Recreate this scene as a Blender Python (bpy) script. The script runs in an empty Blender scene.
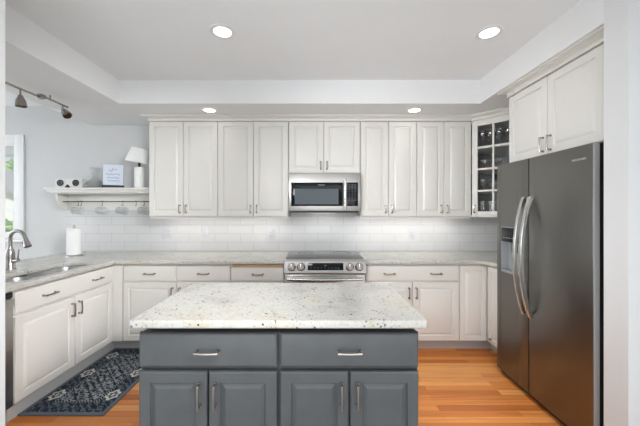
import bpy, bmesh, math, random
from mathutils import Vector, Matrix
random.seed(7)
C = bpy.context.scene.collection
SC = bpy.context.scene
PI = math.pi
def R(d): return d * PI / 180

# ------------------------------------------------------------------ camera
CAM_H = 1.363
cd = bpy.data.cameras.new('camera'); cam = bpy.data.objects.new('camera', cd); C.objects.link(cam)
cam.location = (0, 0, CAM_H); cam.rotation_euler = (PI / 2, 0, 0)
cd.sensor_width = 36; cd.lens = 300 / 640 * 36
cd.shift_x = 5 / 640; cd.shift_y = -2 / 640
cd.clip_start = 0.02
SC.camera = cam

# ------------------------------------------------------------------ world, lights, exposure
W = bpy.data.worlds.new('sky'); SC.world = W; W.use_nodes = True
bg = W.node_tree.nodes['Background']
bg.inputs[0].default_value = (0.86, 0.93, 1.0, 1); bg.inputs[1].default_value = 0.6
def area(name, loc, rot, sx, sy, power, col=(1, 1, 1), spread=180):
    l = bpy.data.lights.new(name, 'AREA'); l.shape = 'RECTANGLE'; l.size = sx; l.size_y = sy
    l.energy = power; l.color = col; l.spread = R(spread)
    o = bpy.data.objects.new(name, l); C.objects.link(o); o.location = loc; o.rotation_euler = rot
    return o
# area lamps stand in for daylight at the window openings; others are added fill
COOL = (0.95, 0.975, 1.0)
area('rear_daylight', (-0.2, -3.9, 1.35), (R(90), 0, 0), 5.2, 1.8, 9.5, COOL)
area('side_daylight', (-5.2, 1.6, 1.6), (R(90), 0, R(-90)), 3.0, 1.8, 46, COOL)
area('right_fill', (3.25, -1.2, 1.35), (R(90), 0, R(78)), 2.4, 1.7, 26, COOL)  # added fill, no window on this side
area('left_fill', (-3.4, -1.2, 1.35), (R(90), 0, R(-76)), 2.4, 1.7, 13.5, COOL)  # added fill opposite the right one, no window here
area('low_fill', (0, -0.6, 0.6), (R(90), 0, 0), 3.0, 0.8, 17, COOL)  # added low fill inside the room, not at a window
area('floor_bounce_fill', (0, -1.5, 0.9), (R(150), 0, 0), 3.0, 1.5, 11, COOL)  # added fill aimed upward, imitates light bounced off the floor
sun = bpy.data.lights.new('sun', 'SUN'); sun.energy = 3.5; sun.angle = R(1); sun.color = (1, 0.97, 0.92)
so = bpy.data.objects.new('sun', sun); C.objects.link(so); so.rotation_euler = (R(42), 0, R(-20))
# unseen fill lamps added to brighten single parts of the kitchen
def aimed(name, p, q, sx, sy, power, spread):
    o = area(name, p, (0, 0, 0), sx, sy, power, (0.97, 0.985, 1.0), spread)
    o.rotation_euler = (Vector(q) - Vector(p)).to_track_quat('-Z', 'Y').to_euler()
area('overhead_fill', (-0.15, 0.75, 2.56), (R(12), 0, 0), 2.2, 1.0, 6, COOL)
area('overhead_fill_right', (1.0, 0.5, 2.5), (R(10), R(35), 0), 1.0, 1.0, 6.5, COOL)
area('overhead_fill_left', (-1.0, 0.5, 2.5), (R(10), R(-35), 0), 1.0, 1.0, 2.2, COOL)
aimed('sink_fill', (0.95, 0.45, 2.1), (-1.93, 2.4, 0.4), 0.5, 0.6, 4.7, 42)
aimed('shelf_fill', (0.3, 0.7, 2.2), (-2.45, 3.25, 1.45), 0.5, 0.5, 3.2, 44)
aimed('range_fill', (-0.1, 0.2, 2.45), (-0.1, 2.9, 0.6), 1.8, 0.5, 1.4, 75)
aimed('floor_fill', (0.95, 0.9, 2.5), (1.0, 2.05, 0.0), 0.3, 0.3, 2.3, 50)
aimed('corner_fill', (-1.0, 0.6, 1.9), (1.2, 3.2, 1.3), 0.6, 0.6, 6.6, 70)
for k, (x0, x1) in enumerate(((-1.70, -0.33), (0.53, 1.60))):      # under-cabinet strip lamps
    area('under_cabinet_lamp', ((x0 + x1) / 2, 3.30, 1.292), (R(14), 0, 0), x1 - x0, 0.04, (2.0, 1.9)[k], (1.0, 0.97, 0.93))
area('microwave_lamp', (0.10, 3.30, 1.335), (R(10), 0, 0), 0.3, 0.08, 0.45, (1.0, 0.97, 0.92))
SC.view_settings.view_transform = 'Standard'; SC.view_settings.look = 'None'
SC.view_settings.gamma = 1; SC.view_settings.use_curve_mapping = False
SC.view_settings.exposure = 0.08

# ------------------------------------------------------------------ materials
def mat(name, col, rough=0.5, metal=0.0, **kw):
    m = bpy.data.materials.new(name); m.use_nodes = True
    b = m.node_tree.nodes['Principled BSDF']
    b.inputs['Base Color'].default_value = (*col, 1); b.inputs['Roughness'].default_value = rough
    b.inputs['Metallic'].default_value = metal
    for k, v in kw.items(): b.inputs[k.replace('_', ' ')].default_value = v
    return m
class NT:
    def __init__(s, m): s.t = m.node_tree; s.b = s.t.nodes['Principled BSDF']
    def n(s, typ, **kw):
        nd = s.t.nodes.new(typ)
        for k, v in kw.items():
            if k in nd.inputs.keys(): nd.inputs[k].default_value = v
            else: setattr(nd, k, v)
        return nd
    def l(s, a, b): s.t.links.new(a, b)
    def ramp(s, fac, stops, interp='LINEAR'):
        r = s.t.nodes.new('ShaderNodeValToRGB'); e = r.color_ramp.elements; r.color_ramp.interpolation = interp
        while len(e) < len(stops): e.new(0.5)
        for i, (p, c) in enumerate(stops):
            e[i].position = p; e[i].color = c if len(c) == 4 else (*c, 1)
        s.l(fac, r.inputs[0]); return r.outputs[0]
    def mix(s, fac, a, b, mode='MIX'):
        m = s.t.nodes.new('ShaderNodeMix'); m.data_type = 'RGBA'; m.blend_type = mode
        for sock, v in ((m.inputs[0], fac), (m.inputs[6], a), (m.inputs[7], b)):
            if hasattr(v, 'is_linked'): s.l(v, sock)
            elif isinstance(v, (int, float)): sock.default_value = v
            else: sock.default_value = (*v, 1)
        return m.outputs[2]
    def math(s, op, a, b=0.0, c=None):
        m = s.t.nodes.new('ShaderNodeMath'); m.operation = op
        for i, v in enumerate((a, b, c)):
            if v is None: continue
            if hasattr(v, 'is_linked'): s.l(v, m.inputs[i])
            else: m.inputs[i].default_value = v
        return m.outputs[0]
    def pos(s): return s.t.nodes.new('ShaderNodeNewGeometry').outputs['Position']
    def obj(s): return s.t.nodes.new('ShaderNodeTexCoord').outputs['Object']
    def scaled(s, vec, sc, loc=(0, 0, 0)):
        m = s.t.nodes.new('ShaderNodeMapping'); m.inputs['Scale'].default_value = sc
        m.inputs['Location'].default_value = loc; s.l(vec, m.inputs[0]); return m.outputs[0]
    def bump(s, h, strength, dist=0.01):
        b = s.t.nodes.new('ShaderNodeBump'); b.inputs['Strength'].default_value = strength
        b.inputs['Distance'].default_value = dist; s.l(h, b.inputs['Height']); s.l(b.outputs[0], s.b.inputs['Normal'])

def painted(name, col, rough, var=0.02, scale=6):
    m = mat(name, col, rough); t = NT(m)
    nz = t.n('ShaderNodeTexNoise', Scale=scale); t.l(t.obj(), nz.inputs['Vector'])
    c = t.ramp(nz.outputs[0], [(0.3, tuple(max(0, x - var) for x in col)), (0.7, tuple(x + var for x in col))])
    t.l(c, t.b.inputs['Base Color']); return m
M = {}
M['wall'] = painted('wall_paint', (0.60, 0.605, 0.605), 0.75, 0.006)
M['soffit'] = painted('soffit_paint', (0.80, 0.805, 0.81), 0.75, 0.006)
M['ceiling'] = painted('ceiling_paint', (0.865, 0.885, 0.90), 0.85, 0.005)
M['trim'] = painted('trim_paint', (0.79, 0.795, 0.80), 0.4, 0.004)
M['cab'] = painted('cream_cabinet_paint', (0.765, 0.75, 0.71), 0.38, 0.006)
M['island'] = painted('grey_island_paint', (0.090, 0.097, 0.102), 0.36, 0.008, 9)
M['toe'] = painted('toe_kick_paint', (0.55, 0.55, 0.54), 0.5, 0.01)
M['nickel'] = mat('satin_nickel', (0.36, 0.325, 0.295), 0.26, 1.0)
M['dark'] = mat('black_plastic', (0.012, 0.012, 0.014), 0.35)
M['blackglass'] = mat('black_glass', (0.006, 0.007, 0.008), 0.06, 0.0, Specular_IOR_Level=0.22)
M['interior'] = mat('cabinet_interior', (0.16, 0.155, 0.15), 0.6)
M['white'] = mat('white_plastic', (0.70, 0.70, 0.70), 0.5)
M['paper'] = painted('paper', (0.86, 0.86, 0.85), 0.9, 0.01, 60)
M['rubber'] = mat('dark_rubber', (0.03, 0.03, 0.035), 0.7)
M['ink'] = mat('blue_grey_ink', (0.20, 0.27, 0.42), 0.7)
M['mark'] = mat('pale_marking', (0.55, 0.56, 0.58), 0.4)
M['logo'] = mat('logo_metal', (0.75, 0.75, 0.74), 0.3, 0.8)

def brushed(name, col, rough, axis, metal=1.0, amt=0.03):
    m = mat(name, col, rough, metal); t = NT(m)
    sc = [160, 160, 160]; sc[axis] = 2
    nz = t.n('ShaderNodeTexNoise', Scale=1.0, Detail=3.0); t.l(t.scaled(t.obj(), sc), nz.inputs['Vector'])
    t.l(t.ramp(nz.outputs[0], [(0.3, (rough - amt,) * 3), (0.7, (rough + amt,) * 3)]), t.b.inputs['Roughness'])
    t.l(t.ramp(nz.outputs[0], [(0.3, tuple(c * 0.97 for c in col)), (0.7, tuple(min(1, c * 1.03) for c in col))]), t.b.inputs['Base Color'])
    return m
M['steel'] = brushed('brushed_steel', (0.50, 0.485, 0.47), 0.30, 0)
M['sinksteel'] = brushed('sink_steel', (0.46, 0.46, 0.46), 0.46, 1)
M['darksteel'] = brushed('black_stainless', (0.20, 0.195, 0.182), 0.34, 2)
M['handle_steel'] = mat('pale_handle_steel', (0.62, 0.62, 0.61), 0.25, 1.0)
M['edge_glint'] = mat('door_edge_glint', (0.46, 0.46, 0.46), 0.45, 0.2)

# architectural glass: reflection plus straight-through view
def thin_glass(name, tint, refl=1.0):
    m = bpy.data.materials.new(name); m.use_nodes = True; t = m.node_tree; t.nodes.clear()
    o = t.nodes.new('ShaderNodeOutputMaterial'); mx = t.nodes.new('ShaderNodeMixShader')
    tr = t.nodes.new('ShaderNodeBsdfTransparent'); gl = t.nodes.new('ShaderNodeBsdfGlossy')
    fr = t.nodes.new('ShaderNodeLayerWeight'); pw = t.nodes.new('ShaderNodeMath'); pw.operation = 'POWER'; pw.inputs[1].default_value = 5
    mm = t.nodes.new('ShaderNodeMath'); mm.operation = 'MULTIPLY_ADD'; mm.inputs[1].default_value = 0.9 * refl; mm.inputs[2].default_value = 0.04 * refl; mm.use_clamp = True
    tr.inputs[0].default_value = (*tint, 1); gl.inputs['Roughness'].default_value = 0.03
    t.links.new(fr.outputs['Facing'], pw.inputs[0]); t.links.new(pw.outputs[0], mm.inputs[0]); t.links.new(mm.outputs[0], mx.inputs[0])
    t.links.new(tr.outputs[0], mx.inputs[1]); t.links.new(gl.outputs[0], mx.inputs[2]); t.links.new(mx.outputs[0], o.inputs[0])
    return m
M['pane'] = thin_glass('window_pane_glass', (0.96, 0.97, 0.97))
M['glass'] = thin_glass('clear_glassware', (0.95, 0.96, 0.96), 1.0)
M['cabglass'] = thin_glass('cabinet_glassware', (0.93, 0.94, 0.94), 4.0)

def emit(name, col, s):
    m = mat(name, col, 0.5); b = m.node_tree.nodes['Principled BSDF']
    b.inputs['Emission Color'].default_value = (*col, 1); b.inputs['Emission Strength'].default_value = s; return m
M['lamp_lens'] = emit('lit_lamp_lens', (1.0, 0.97, 0.92), 6.0)
M['display'] = mat('display_digits', (0.10, 0.11, 0.12), 0.5)

def granite():
    m = mat('speckled_granite', (0.8, 0.78, 0.74), 0.16); t = NT(m); p = t.pos()
    n1 = t.n('ShaderNodeTexNoise', Scale=5.0, Detail=4.0, Roughness=0.6); t.l(p, n1.inputs['Vector'])
    base = t.ramp(n1.outputs[0], [(0.30, (0.47, 0.455, 0.425)), (0.46, (0.57, 0.555, 0.51)), (0.58, (0.585, 0.57, 0.53)), (0.68, (0.56, 0.515, 0.42))])
    n2 = t.n('ShaderNodeTexNoise', Scale=45.0, Detail=5.0, Roughness=0.75); t.l(t.scaled(p, (1, 1.5, 1)), n2.inputs['Vector'])
    c = t.mix(t.ramp(n2.outputs[0], [(0.52, (0, 0, 0)), (0.66, (1, 1, 1))]), base, (0.44, 0.42, 0.385))
    # small dark crystals, clustered
    n3 = t.n('ShaderNodeTexNoise', Scale=85.0, Detail=2.0, Roughness=0.5); t.l(p, n3.inputs['Vector'])
    n4 = t.n('ShaderNodeTexNoise', Scale=9.0, Detail=3.0); t.l(p, n4.inputs['Vector'])
    k = t.math('ADD', n3.outputs[0], t.math('MULTIPLY', t.math('SUBTRACT', n4.outputs[0], 0.5), 0.42))
    c = t.mix(t.ramp(k, [(0.650, (0, 0, 0)), (0.715, (1, 1, 1))]), c, (0.14, 0.105, 0.09))
    v = t.n('ShaderNodeTexVoronoi', Scale=36.0); t.l(p, v.inputs['Vector'])
    sp = t.ramp(v.outputs['Distance'], [(0.14, (1, 1, 1)), (0.22, (0, 0, 0))])
    sel = t.n('ShaderNodeSeparateColor'); t.l(v.outputs['Color'], sel.inputs[0])
    pick = t.math('GREATER_THAN', sel.outputs[0], 0.90)
    c = t.mix(t.math('MULTIPLY', sp, pick), c, (0.05, 0.05, 0.06))
    t.l(c, t.b.inputs['Base Color']); return m
M['granite'] = granite()

def oak():
    m = mat('oak_strip_floor', (0.5, 0.25, 0.1), 0.30); t = NT(m); p = t.pos()
    br = t.n('ShaderNodeTexBrick', offset=0.37, offset_frequency=2)
    br.inputs['Scale'].default_value = 1.0; br.inputs['Brick Width'].default_value = 0.85
    br.inputs['Row Height'].default_value = 0.0585; br.inputs['Mortar Size'].default_value = 0.0006
    br.inputs['Color1'].default_value = (0, 0, 0, 1); br.inputs['Color2'].default_value = (1, 1, 1, 1); br.inputs['Mortar'].default_value = (0.1, 0.1, 0.1, 1)
    br.inputs['Bias'].default_value = 0.0
    t.l(p, br.inputs['Vector'])
    sep = t.n('ShaderNodeSeparateXYZ'); t.l(p, sep.inputs[0])
    row = t.math('FLOOR', t.math('DIVIDE', sep.outputs[1], 0.0585))
    cmb = t.n('ShaderNodeCombineXYZ'); t.l(sep.outputs[0], cmb.inputs[0]); t.l(sep.outputs[1], cmb.inputs[1]); t.l(t.math('MULTIPLY', row, 3.7), cmb.inputs[2])
    base = t.ramp(br.outputs['Color'], [(0.0, (0.50, 0.150, 0.034)), (0.35, (0.68, 0.225, 0.052)), (0.7, (0.78, 0.285, 0.072)), (1.0, (0.90, 0.42, 0.135))])
    g = t.n('ShaderNodeTexNoise', Scale=1.0, Detail=5.0, Roughness=0.65); t.l(t.scaled(cmb.outputs[0], (2.2, 38, 1)), g.inputs['Vector'])
    c = t.mix(0.55, base, t.ramp(g.outputs[0], [(0.25, (0.55, 0.5, 0.45)), (0.5, (1, 1, 1)), (0.75, (1.15, 1.1, 1.05))]), 'MULTIPLY')
    c = t.mix(t.math('MULTIPLY', br.outputs['Fac'], 0.6), c, (0.16, 0.06, 0.025))
    t.l(c, t.b.inputs['Base Color']); return m
M['oak'] = oak(); M['oak'].node_tree.nodes['Principled BSDF'].inputs['Specular IOR Level'].default_value = 0.3
def plainwood():
    m = mat('maple_board', (0.55, 0.36, 0.19), 0.45); t = NT(m)
    g = t.n('ShaderNodeTexNoise', Scale=1.0, Detail=4.0); t.l(t.scaled(t.obj(), (4, 60, 60)), g.inputs['Vector'])
    t.l(t.ramp(g.outputs[0], [(0.3, (0.47, 0.28, 0.13)), (0.7, (0.60, 0.41, 0.22))]), t.b.inputs['Base Color']); return m
M['board'] = plainwood()

def tile():
    m = mat('white_subway_tile', (0.8, 0.8, 0.8), 0.12); t = NT(m); p = t.pos()
    sep = t.n('ShaderNodeSeparateXYZ'); t.l(p, sep.inputs[0])
    cmb = t.n('ShaderNodeCombineXYZ'); t.l(t.math('ADD', sep.outputs[0], 6.117), cmb.inputs[0]); t.l(t.math('ADD', sep.outputs[2], 0.0), cmb.inputs[1])
    br = t.n('ShaderNodeTexBrick', offset=0.5, offset_frequency=2)
    for k, v in (('Scale', 1.0), ('Brick Width', 0.30), ('Row Height', 0.10), ('Mortar Size', 0.0022), ('Mortar Smooth', 0.3)): br.inputs[k].default_value = v
    br.inputs['Color1'].default_value = (0.61, 0.61, 0.61, 1); br.inputs['Color2'].default_value = (0.64, 0.64, 0.64, 1); br.inputs['Mortar'].default_value = (0.45, 0.45, 0.45, 1)
    t.l(cmb.outputs[0], br.inputs['Vector']); t.l(br.outputs['Color'], t.b.inputs['Base Color'])
    t.bump(t.math('SUBTRACT', 1.0, br.outputs['Fac']), 0.5, 0.002); return m
M['tile'] = tile()

def rugmat(w, l):
    m = mat('patterned_rug_pile', (0.03, 0.05, 0.09), 0.95); t = NT(m); o = t.obj()
    sep = t.n('ShaderNodeSeparateXYZ'); t.l(o, sep.inputs[0]); x, y = sep.outputs[0], sep.outputs[1]
    dx = t.math('SUBTRACT', w / 2, t.math('ABSOLUTE', x)); dy = t.math('SUBTRACT', l / 2, t.math('ABSOLUTE', y))
    d = t.math('MINIMUM', dx, dy)
    navy = (0.014, 0.021, 0.036); slate = (0.12, 0.155, 0.195); pale = (0.50, 0.52, 0.53)
    # field: rows of scrolling ornament
    nz = t.n('ShaderNodeTexNoise', Scale=13.0, Detail=3.0); t.l(o, nz.inputs['Vector'])
    wob = t.mix(0.22, t.scaled(o, (1, 1, 1)), nz.outputs['Color'])
    wv = t.n('ShaderNodeTexWave', Scale=11.0, Distortion=7.0, Detail=2.5); wv.bands_direction = 'DIAGONAL'; t.l(o, wv.inputs['Vector'])
    wv.inputs['Detail Scale'].default_value = 3.0
    vo = t.n('ShaderNodeTexVoronoi', Scale=17.0); vo.feature = 'DISTANCE_TO_EDGE'; t.l(wob, vo.inputs['Vector'])
    field = t.mix(t.ramp(wv.outputs['Fac'], [(0.52, (0, 0, 0)), (0.66, (1, 1, 1))]), navy, (0.23, 0.27, 0.305))
    vine = t.ramp(vo.outputs['Distance'], [(0.03, (1, 1, 1)), (0.07, (0, 0, 0))])
    field = t.mix(t.math('MULTIPLY', vine, 0.75), field, pale)
    gx = t.math('ABSOLUTE', t.math('SINE', t.math('MULTIPLY', t.math('ADD', y, x), PI / 0.115)))
    gy = t.math('ABSOLUTE', t.math('SINE', t.math('MULTIPLY', t.math('SUBTRACT', y, x), PI / 0.115)))
    lat = t.math('LESS_THAN', t.math('MINIMUM', gx, gy), 0.17)
    field = t.mix(t.math('MULTIPLY', lat, 0.85), field, (0.008, 0.014, 0.030))
    # border: medallion rosettes on navy
    per = 0.30
    yy = t.math('SUBTRACT', t.math('MODULO', t.math('ADD', y, 10 * per + 0.12), per), per / 2)
    rr = t.math('SQRT', t.math('ADD', t.math('POWER', t.math('MULTIPLY', yy, 0.75), 2.0), t.math('POWER', t.math('SUBTRACT', dx, 0.082), 2.0)))
    ang = t.math('ARCTAN2', t.math('SUBTRACT', dx, 0.082), yy)
    rr = t.math('MULTIPLY', t.math('SUBTRACT', rr, t.math('MULTIPLY', t.math('COSINE', t.math('MULTIPLY', ang, 6.0)), 0.006)), 0.8)
    ring = t.ramp(t.math('MULTIPLY', rr, 10), [(0.0, (1, 1, 1)), (0.07, (1, 1, 1)), (0.10, (0, 0, 0)), (0.20, (0, 0, 0)), (0.24, (1, 1, 1)), (0.33, (1, 1, 1)), (0.37, (0, 0, 0))])
    b2 = t.mix(t.ramp(wv.outputs['Fac'], [(0.70, (0, 0, 0)), (0.80, (1, 1, 1))]), navy, slate)
    b2 = t.mix(t.math('MULTIPLY', vine, 0.5), b2, slate)
    b2 = t.mix(ring, b2, (0.75, 0.74, 0.68))
    c = t.mix(t.math('GREATER_THAN', d, 0.142), b2, field)
    guard = t.math('MULTIPLY', t.math('GREATER_THAN', d, 0.128), t.math('LESS_THAN', d, 0.146))
    st = t.math('GREATER_THAN', t.math('SINE', t.math('MULTIPLY', t.math('ADD', x, y), 300)), 0.0)
    c = t.mix(guard, c, t.mix(st, navy, (0.26, 0.31, 0.36)))
    g2 = t.math('LESS_THAN', d, 0.026)
    c = t.mix(g2, c, (0.15, 0.19, 0.23))
    fine = t.n('ShaderNodeTexNoise', Scale=260.0); t.l(o, fine.inputs['Vector'])
    c = t.mix(0.35, c, t.ramp(fine.outputs[0], [(0.3, (0.5, 0.5, 0.5)), (0.7, (1.3, 1.3, 1.3))]), 'MULTIPLY')
    t.l(c, t.b.inputs['Base Color']); t.bump(fine.outputs[0], 0.5, 0.004); return m

M['siding'] = mat('house_siding', (0.75, 0.74, 0.70), 0.8)
M['roof'] = mat('grey_shingle', (0.30, 0.30, 0.31), 0.9)
M['leaf'] = painted('leaf_green', (0.38, 0.58, 0.20), 0.7, 0.08, 20)
M['bark'] = mat('bark', (0.12, 0.08, 0.05), 0.9)
M['lawn'] = painted('lawn_green', (0.20, 0.30, 0.10), 0.95, 0.05, 8)
M['sign'] = mat('pale_blue_print', (0.70, 0.76, 0.86), 0.6)
M['shade'] = mat('white_lamp_shade', (0.86, 0.86, 0.85), 0.8)

# ------------------------------------------------------------------ mesh builder
class MB:
    def __init__(s): s.bm = bmesh.new(); s.mats = []; s.mi = 0
    def use(s, m):
        if m not in s.mats: s.mats.append(m)
        s.mi = s.mats.index(m); return s
    def _add(s, tmp):
        mp = {}
        for v in tmp.verts: mp[v] = s.bm.verts.new(v.co)
        for f in tmp.faces:
            try:
                nf = s.bm.faces.new([mp[v] for v in f.verts]); nf.material_index = s.mi
            except ValueError: pass
        tmp.free()
    def box(s, x0, x1, y0, y1, z0, z1, bev=0.0, seg=2, mtx=None):
        t = bmesh.new(); bmesh.ops.create_cube(t, size=1)
        bmesh.ops.scale(t, vec=(abs(x1 - x0), abs(y1 - y0), abs(z1 - z0)), verts=t.verts)
        bmesh.ops.translate(t, vec=((x0 + x1) / 2, (y0 + y1) / 2, (z0 + z1) / 2), verts=t.verts)
        if bev: bmesh.ops.bevel(t, geom=t.edges[:], offset=bev, segments=seg, affect='EDGES', profile=0.5)
        if mtx: bmesh.ops.transform(t, matrix=mtx, verts=t.verts)
        s._add(t); return s
    def cyl(s, p0, p1, r0, r1=None, n=20, caps=True):
        r1 = r0 if r1 is None else r1
        p0, p1 = Vector(p0), Vector(p1); d = p1 - p0
        t = bmesh.new(); bmesh.ops.create_cone(t, cap_ends=caps, segments=n, radius1=r0, radius2=r1, depth=d.length)
        q = Vector((0, 0, 1)).rotation_difference(d.normalized())
        bmesh.ops.transform(t, matrix=Matrix.Translation((p0 + p1) / 2) @ q.to_matrix().to_4x4(), verts=t.verts)
        s._add(t); return s
    def lathe(s, prof, c=(0, 0, 0), n=28, mtx=None):
        t = bmesh.new(); rings = []
        for r, z in prof:
            if r < 1e-6: rings.append([t.verts.new((0, 0, z))])
            else: rings.append([t.verts.new((r * math.cos(2 * PI * i / n), r * math.sin(2 * PI * i / n), z)) for i in range(n)])
        for a, b in zip(rings, rings[1:]):
            for i in range(n):
                j = (i + 1) % n
                if len(a) == 1 and len(b) == 1: continue
                if len(a) == 1: t.faces.new((a[0], b[j], b[i]))
                elif len(b) == 1: t.faces.new((a[i], a[j], b[0]))
                else: t.faces.new((a[i], a[j], b[j], b[i]))
        m = Matrix.Translation(c) @ (mtx or Matrix())
        bmesh.ops.transform(t, matrix=m, verts=t.verts); s._add(t); return s
    def tube(s, pts, r, n=10, caps=True):
        pts = [Vector(p) for p in pts]; rs = r if isinstance(r, (list, tuple)) else [r] * len(pts)
        t = bmesh.new(); rings = []; up = None
        for i, p in enumerate(pts):
            d = (pts[min(i + 1, len(pts) - 1)] - pts[max(i - 1, 0)]).normalized()
            if up is None: up = d.orthogonal().normalized()
            up = (up - d * up.dot(d)).normalized(); bi = d.cross(up)
            rings.append([t.verts.new(p + rs[i] * (math.cos(2 * PI * k / n) * up + math.sin(2 * PI * k / n) * bi)) for k in range(n)])
        for a, b in zip(rings, rings[1:]):
            for i in range(n): t.faces.new((a[i], a[(i + 1) % n], b[(i + 1) % n], b[i]))
        if caps: t.faces.new(rings[0][::-1]); t.faces.new(rings[-1])
        s._add(t); return s
    def prism(s, poly, z0, z1):
        t = bmesh.new(); a = [t.verts.new((x, y, z0)) for x, y in poly]; b = [t.verts.new((x, y, z1)) for x, y in poly]
        t.faces.new(a[::-1]); t.faces.new(b)
        for i in range(len(poly)): j = (i + 1) % len(poly); t.faces.new((a[i], a[j], b[j], b[i]))
        s._add(t); return s
    def panel(s, x0, x1, z0, z1, y, rings, thick):
        """door front facing -Y: nested rectangles (inset, depth behind y)"""
        t = bmesh.new(); rs = []
        for ins, dep in [(0, thick)] + rings:
            rs.append([t.verts.new(p) for p in ((x0 + ins, y + dep, z0 + ins), (x1 - ins, y + dep, z0 + ins), (x1 - ins, y + dep, z1 - ins), (x0 + ins, y + dep, z1 - ins))])
        for a, b in zip(rs, rs[1:]):
            for i in range(4): t.faces.new((a[i], a[(i + 1) % 4], b[(i + 1) % 4], b[i]))
        t.faces.new(rs[-1]); t.faces.new(rs[0][::-1]); s._add(t); return s
    def frame(s, x0, x1, z0, z1, y0, y1, w):
        """rectangular frame in the XZ plane"""
        s.box(x0, x0 + w, y0, y1, z0, z1); s.box(x1 - w, x1, y0, y1, z0, z1)
        s.box(x0 + w, x1 - w, y0, y1, z0, z0 + w); s.box(x0 + w, x1 - w, y0, y1, z1 - w, z1); return s
    def sweep(s, path, prof, closed_profile=True):
        """profile (out, z) along a 2-D path, mitred; out is to the right of travel"""
        t = bmesh.new(); P = [Vector(p) for p in path]; rings = []
        for i, p in enumerate(P):
            ds = []
            if i > 0: ds.append((P[i] - P[i - 1]).normalized())
            if i < len(P) - 1: ds.append((P[i + 1] - P[i]).normalized())
            ns = [Vector((d.y, -d.x)) for d in ds]
            n = ns[0] if len(ns) == 1 else (ns[0] + ns[1]).normalized()
            k = 1.0 if len(ns) == 1 else 1 / max(0.2, n.dot(ns[0]))
            rings.append([t.verts.new((p.x + n.x * o * k, p.y + n.y * o * k, z)) for o, z in prof])
        m = len(prof)
        for a, b in zip(rings, rings[1:]):
            for i in range(m): t.faces.new((a[i], a[(i + 1) % m], b[(i + 1) % m], b[i]))
        t.faces.new(rings[0][::-1]); t.faces.new(rings[-1]); s._add(t); return s
    def build(s, name, m=None, parent=None, loc=None, angle=35):
        bmesh.ops.recalc_face_normals(s.bm, faces=s.bm.faces[:])
        me = bpy.data.meshes.new(name); s.bm.to_mesh(me); s.bm.free()
        for x in (s.mats or [m]): me.materials.append(x)
        me.shade_smooth(); me.set_sharp_from_angle(angle=R(angle))
        o = bpy.data.objects.new(name, me); C.objects.link(o)
        if parent: o.parent = parent
        if loc: o.location = loc
        return o
def tag(o, label, cat, group=None, kind=None):
    if label: o['label'] = label
    if cat: o['category'] = cat
    if group: o['group'] = group
    if kind: o['kind'] = kind
    return o
def thing(name, label, cat, loc=(0, 0, 0), rz=0, group=None, rot=None):
    o = bpy.data.objects.new(name, None); C.objects.link(o); o.empty_display_size = 0.1
    o.location = loc; o.rotation_euler = rot or (0, 0, rz)
    return tag(o, label, cat, group)
def struct(o, label, cat): return tag(o, label, cat, kind='structure')
def copy_thing(o, loc=None, label=None, parent=None):
    c = o.copy(); C.objects.link(c); c.parent = parent
    for ch in list(o.children): copy_thing(ch, None, None, c)
    if loc is not None: c.location = loc
    if label: c['label'] = label
    return c
def text_mesh(txt, size, depth, mtx, name, m, parent, spacing=1.0):
    cu = bpy.data.curves.new('t', 'FONT'); cu.body = txt; cu.size = size; cu.extrude = depth; cu.align_x = 'CENTER'; cu.align_y = 'CENTER'; cu.space_character = spacing
    to = bpy.data.objects.new('t', cu); C.objects.link(to)
    me = bpy.data.meshes.new_from_object(to.evaluated_get(bpy.context.evaluated_depsgraph_get()))
    bpy.data.objects.remove(to); me.transform(mtx); me.materials.clear(); me.materials.append(m); me.name = name
    o = bpy.data.objects.new(name, me); C.objects.link(o); o.parent = parent; return o
def rrect(x0, x1, y0, y1, r, n=6):
    pts = []
    for cx, cy, a in ((x1 - r, y0 + r, -90), (x1 - r, y1 - r, 0), (x0 + r, y1 - r, 90), (x0 + r, y0 + r, 180)):
        for k in range(n + 1): pts.append((cx + r * math.cos(R(a + 90 * k / n)), cy + r * math.sin(R(a + 90 * k / n))))
    return pts
def slab(name, loops, z0, z1, m, bev=0.008):
    """worktop from outline and holes, rounded edge"""
    cu = bpy.data.curves.new('s', 'CURVE'); cu.dimensions = '2D'; cu.fill_mode = 'BOTH'
    cu.extrude = (z1 - z0) / 2 - bev; cu.bevel_depth = bev; cu.bevel_resolution = 3; cu.offset = -bev
    for lp in loops:
        sp = cu.splines.new('POLY'); sp.points.add(len(lp) - 1); sp.use_cyclic_u = True
        for p, q in zip(sp.points, lp): p.co = (*q, 0, 1)
    to = bpy.data.objects.new('s', cu); C.objects.link(to)
    me = bpy.data.meshes.new_from_object(to.evaluated_get(bpy.context.evaluated_depsgraph_get()))
    bpy.data.objects.remove(to); me.transform(Matrix.Translation((0, 0, (z0 + z1) / 2)))
    me.materials.clear(); me.materials.append(m); me.name = name
    me.shade_smooth(); me.set_sharp_from_angle(angle=R(40))
    o = bpy.data.objects.new(name, me); C.objects.link(o); return o

# ------------------------------------------------------------------ key dimensions
YW = 3.50                       # back wall
YF, YE = 2.875, 2.85            # base door face / worktop edge
YU = 3.17                       # wall cabinet door face
ZC, ZS = 2.586, 2.366           # ceiling / dropped soffit
ZT, ZB = 0.89, 0.855            # worktop top / underside
XL, XLE = -1.932, -1.905        # left cabinet face / worktop edge
XR = 2.27                       # right wall
XS_L, XS_R, XS_O = -1.823, 1.54, -2.58   # soffit inner faces, left soffit outer face
YS = 2.80

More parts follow.
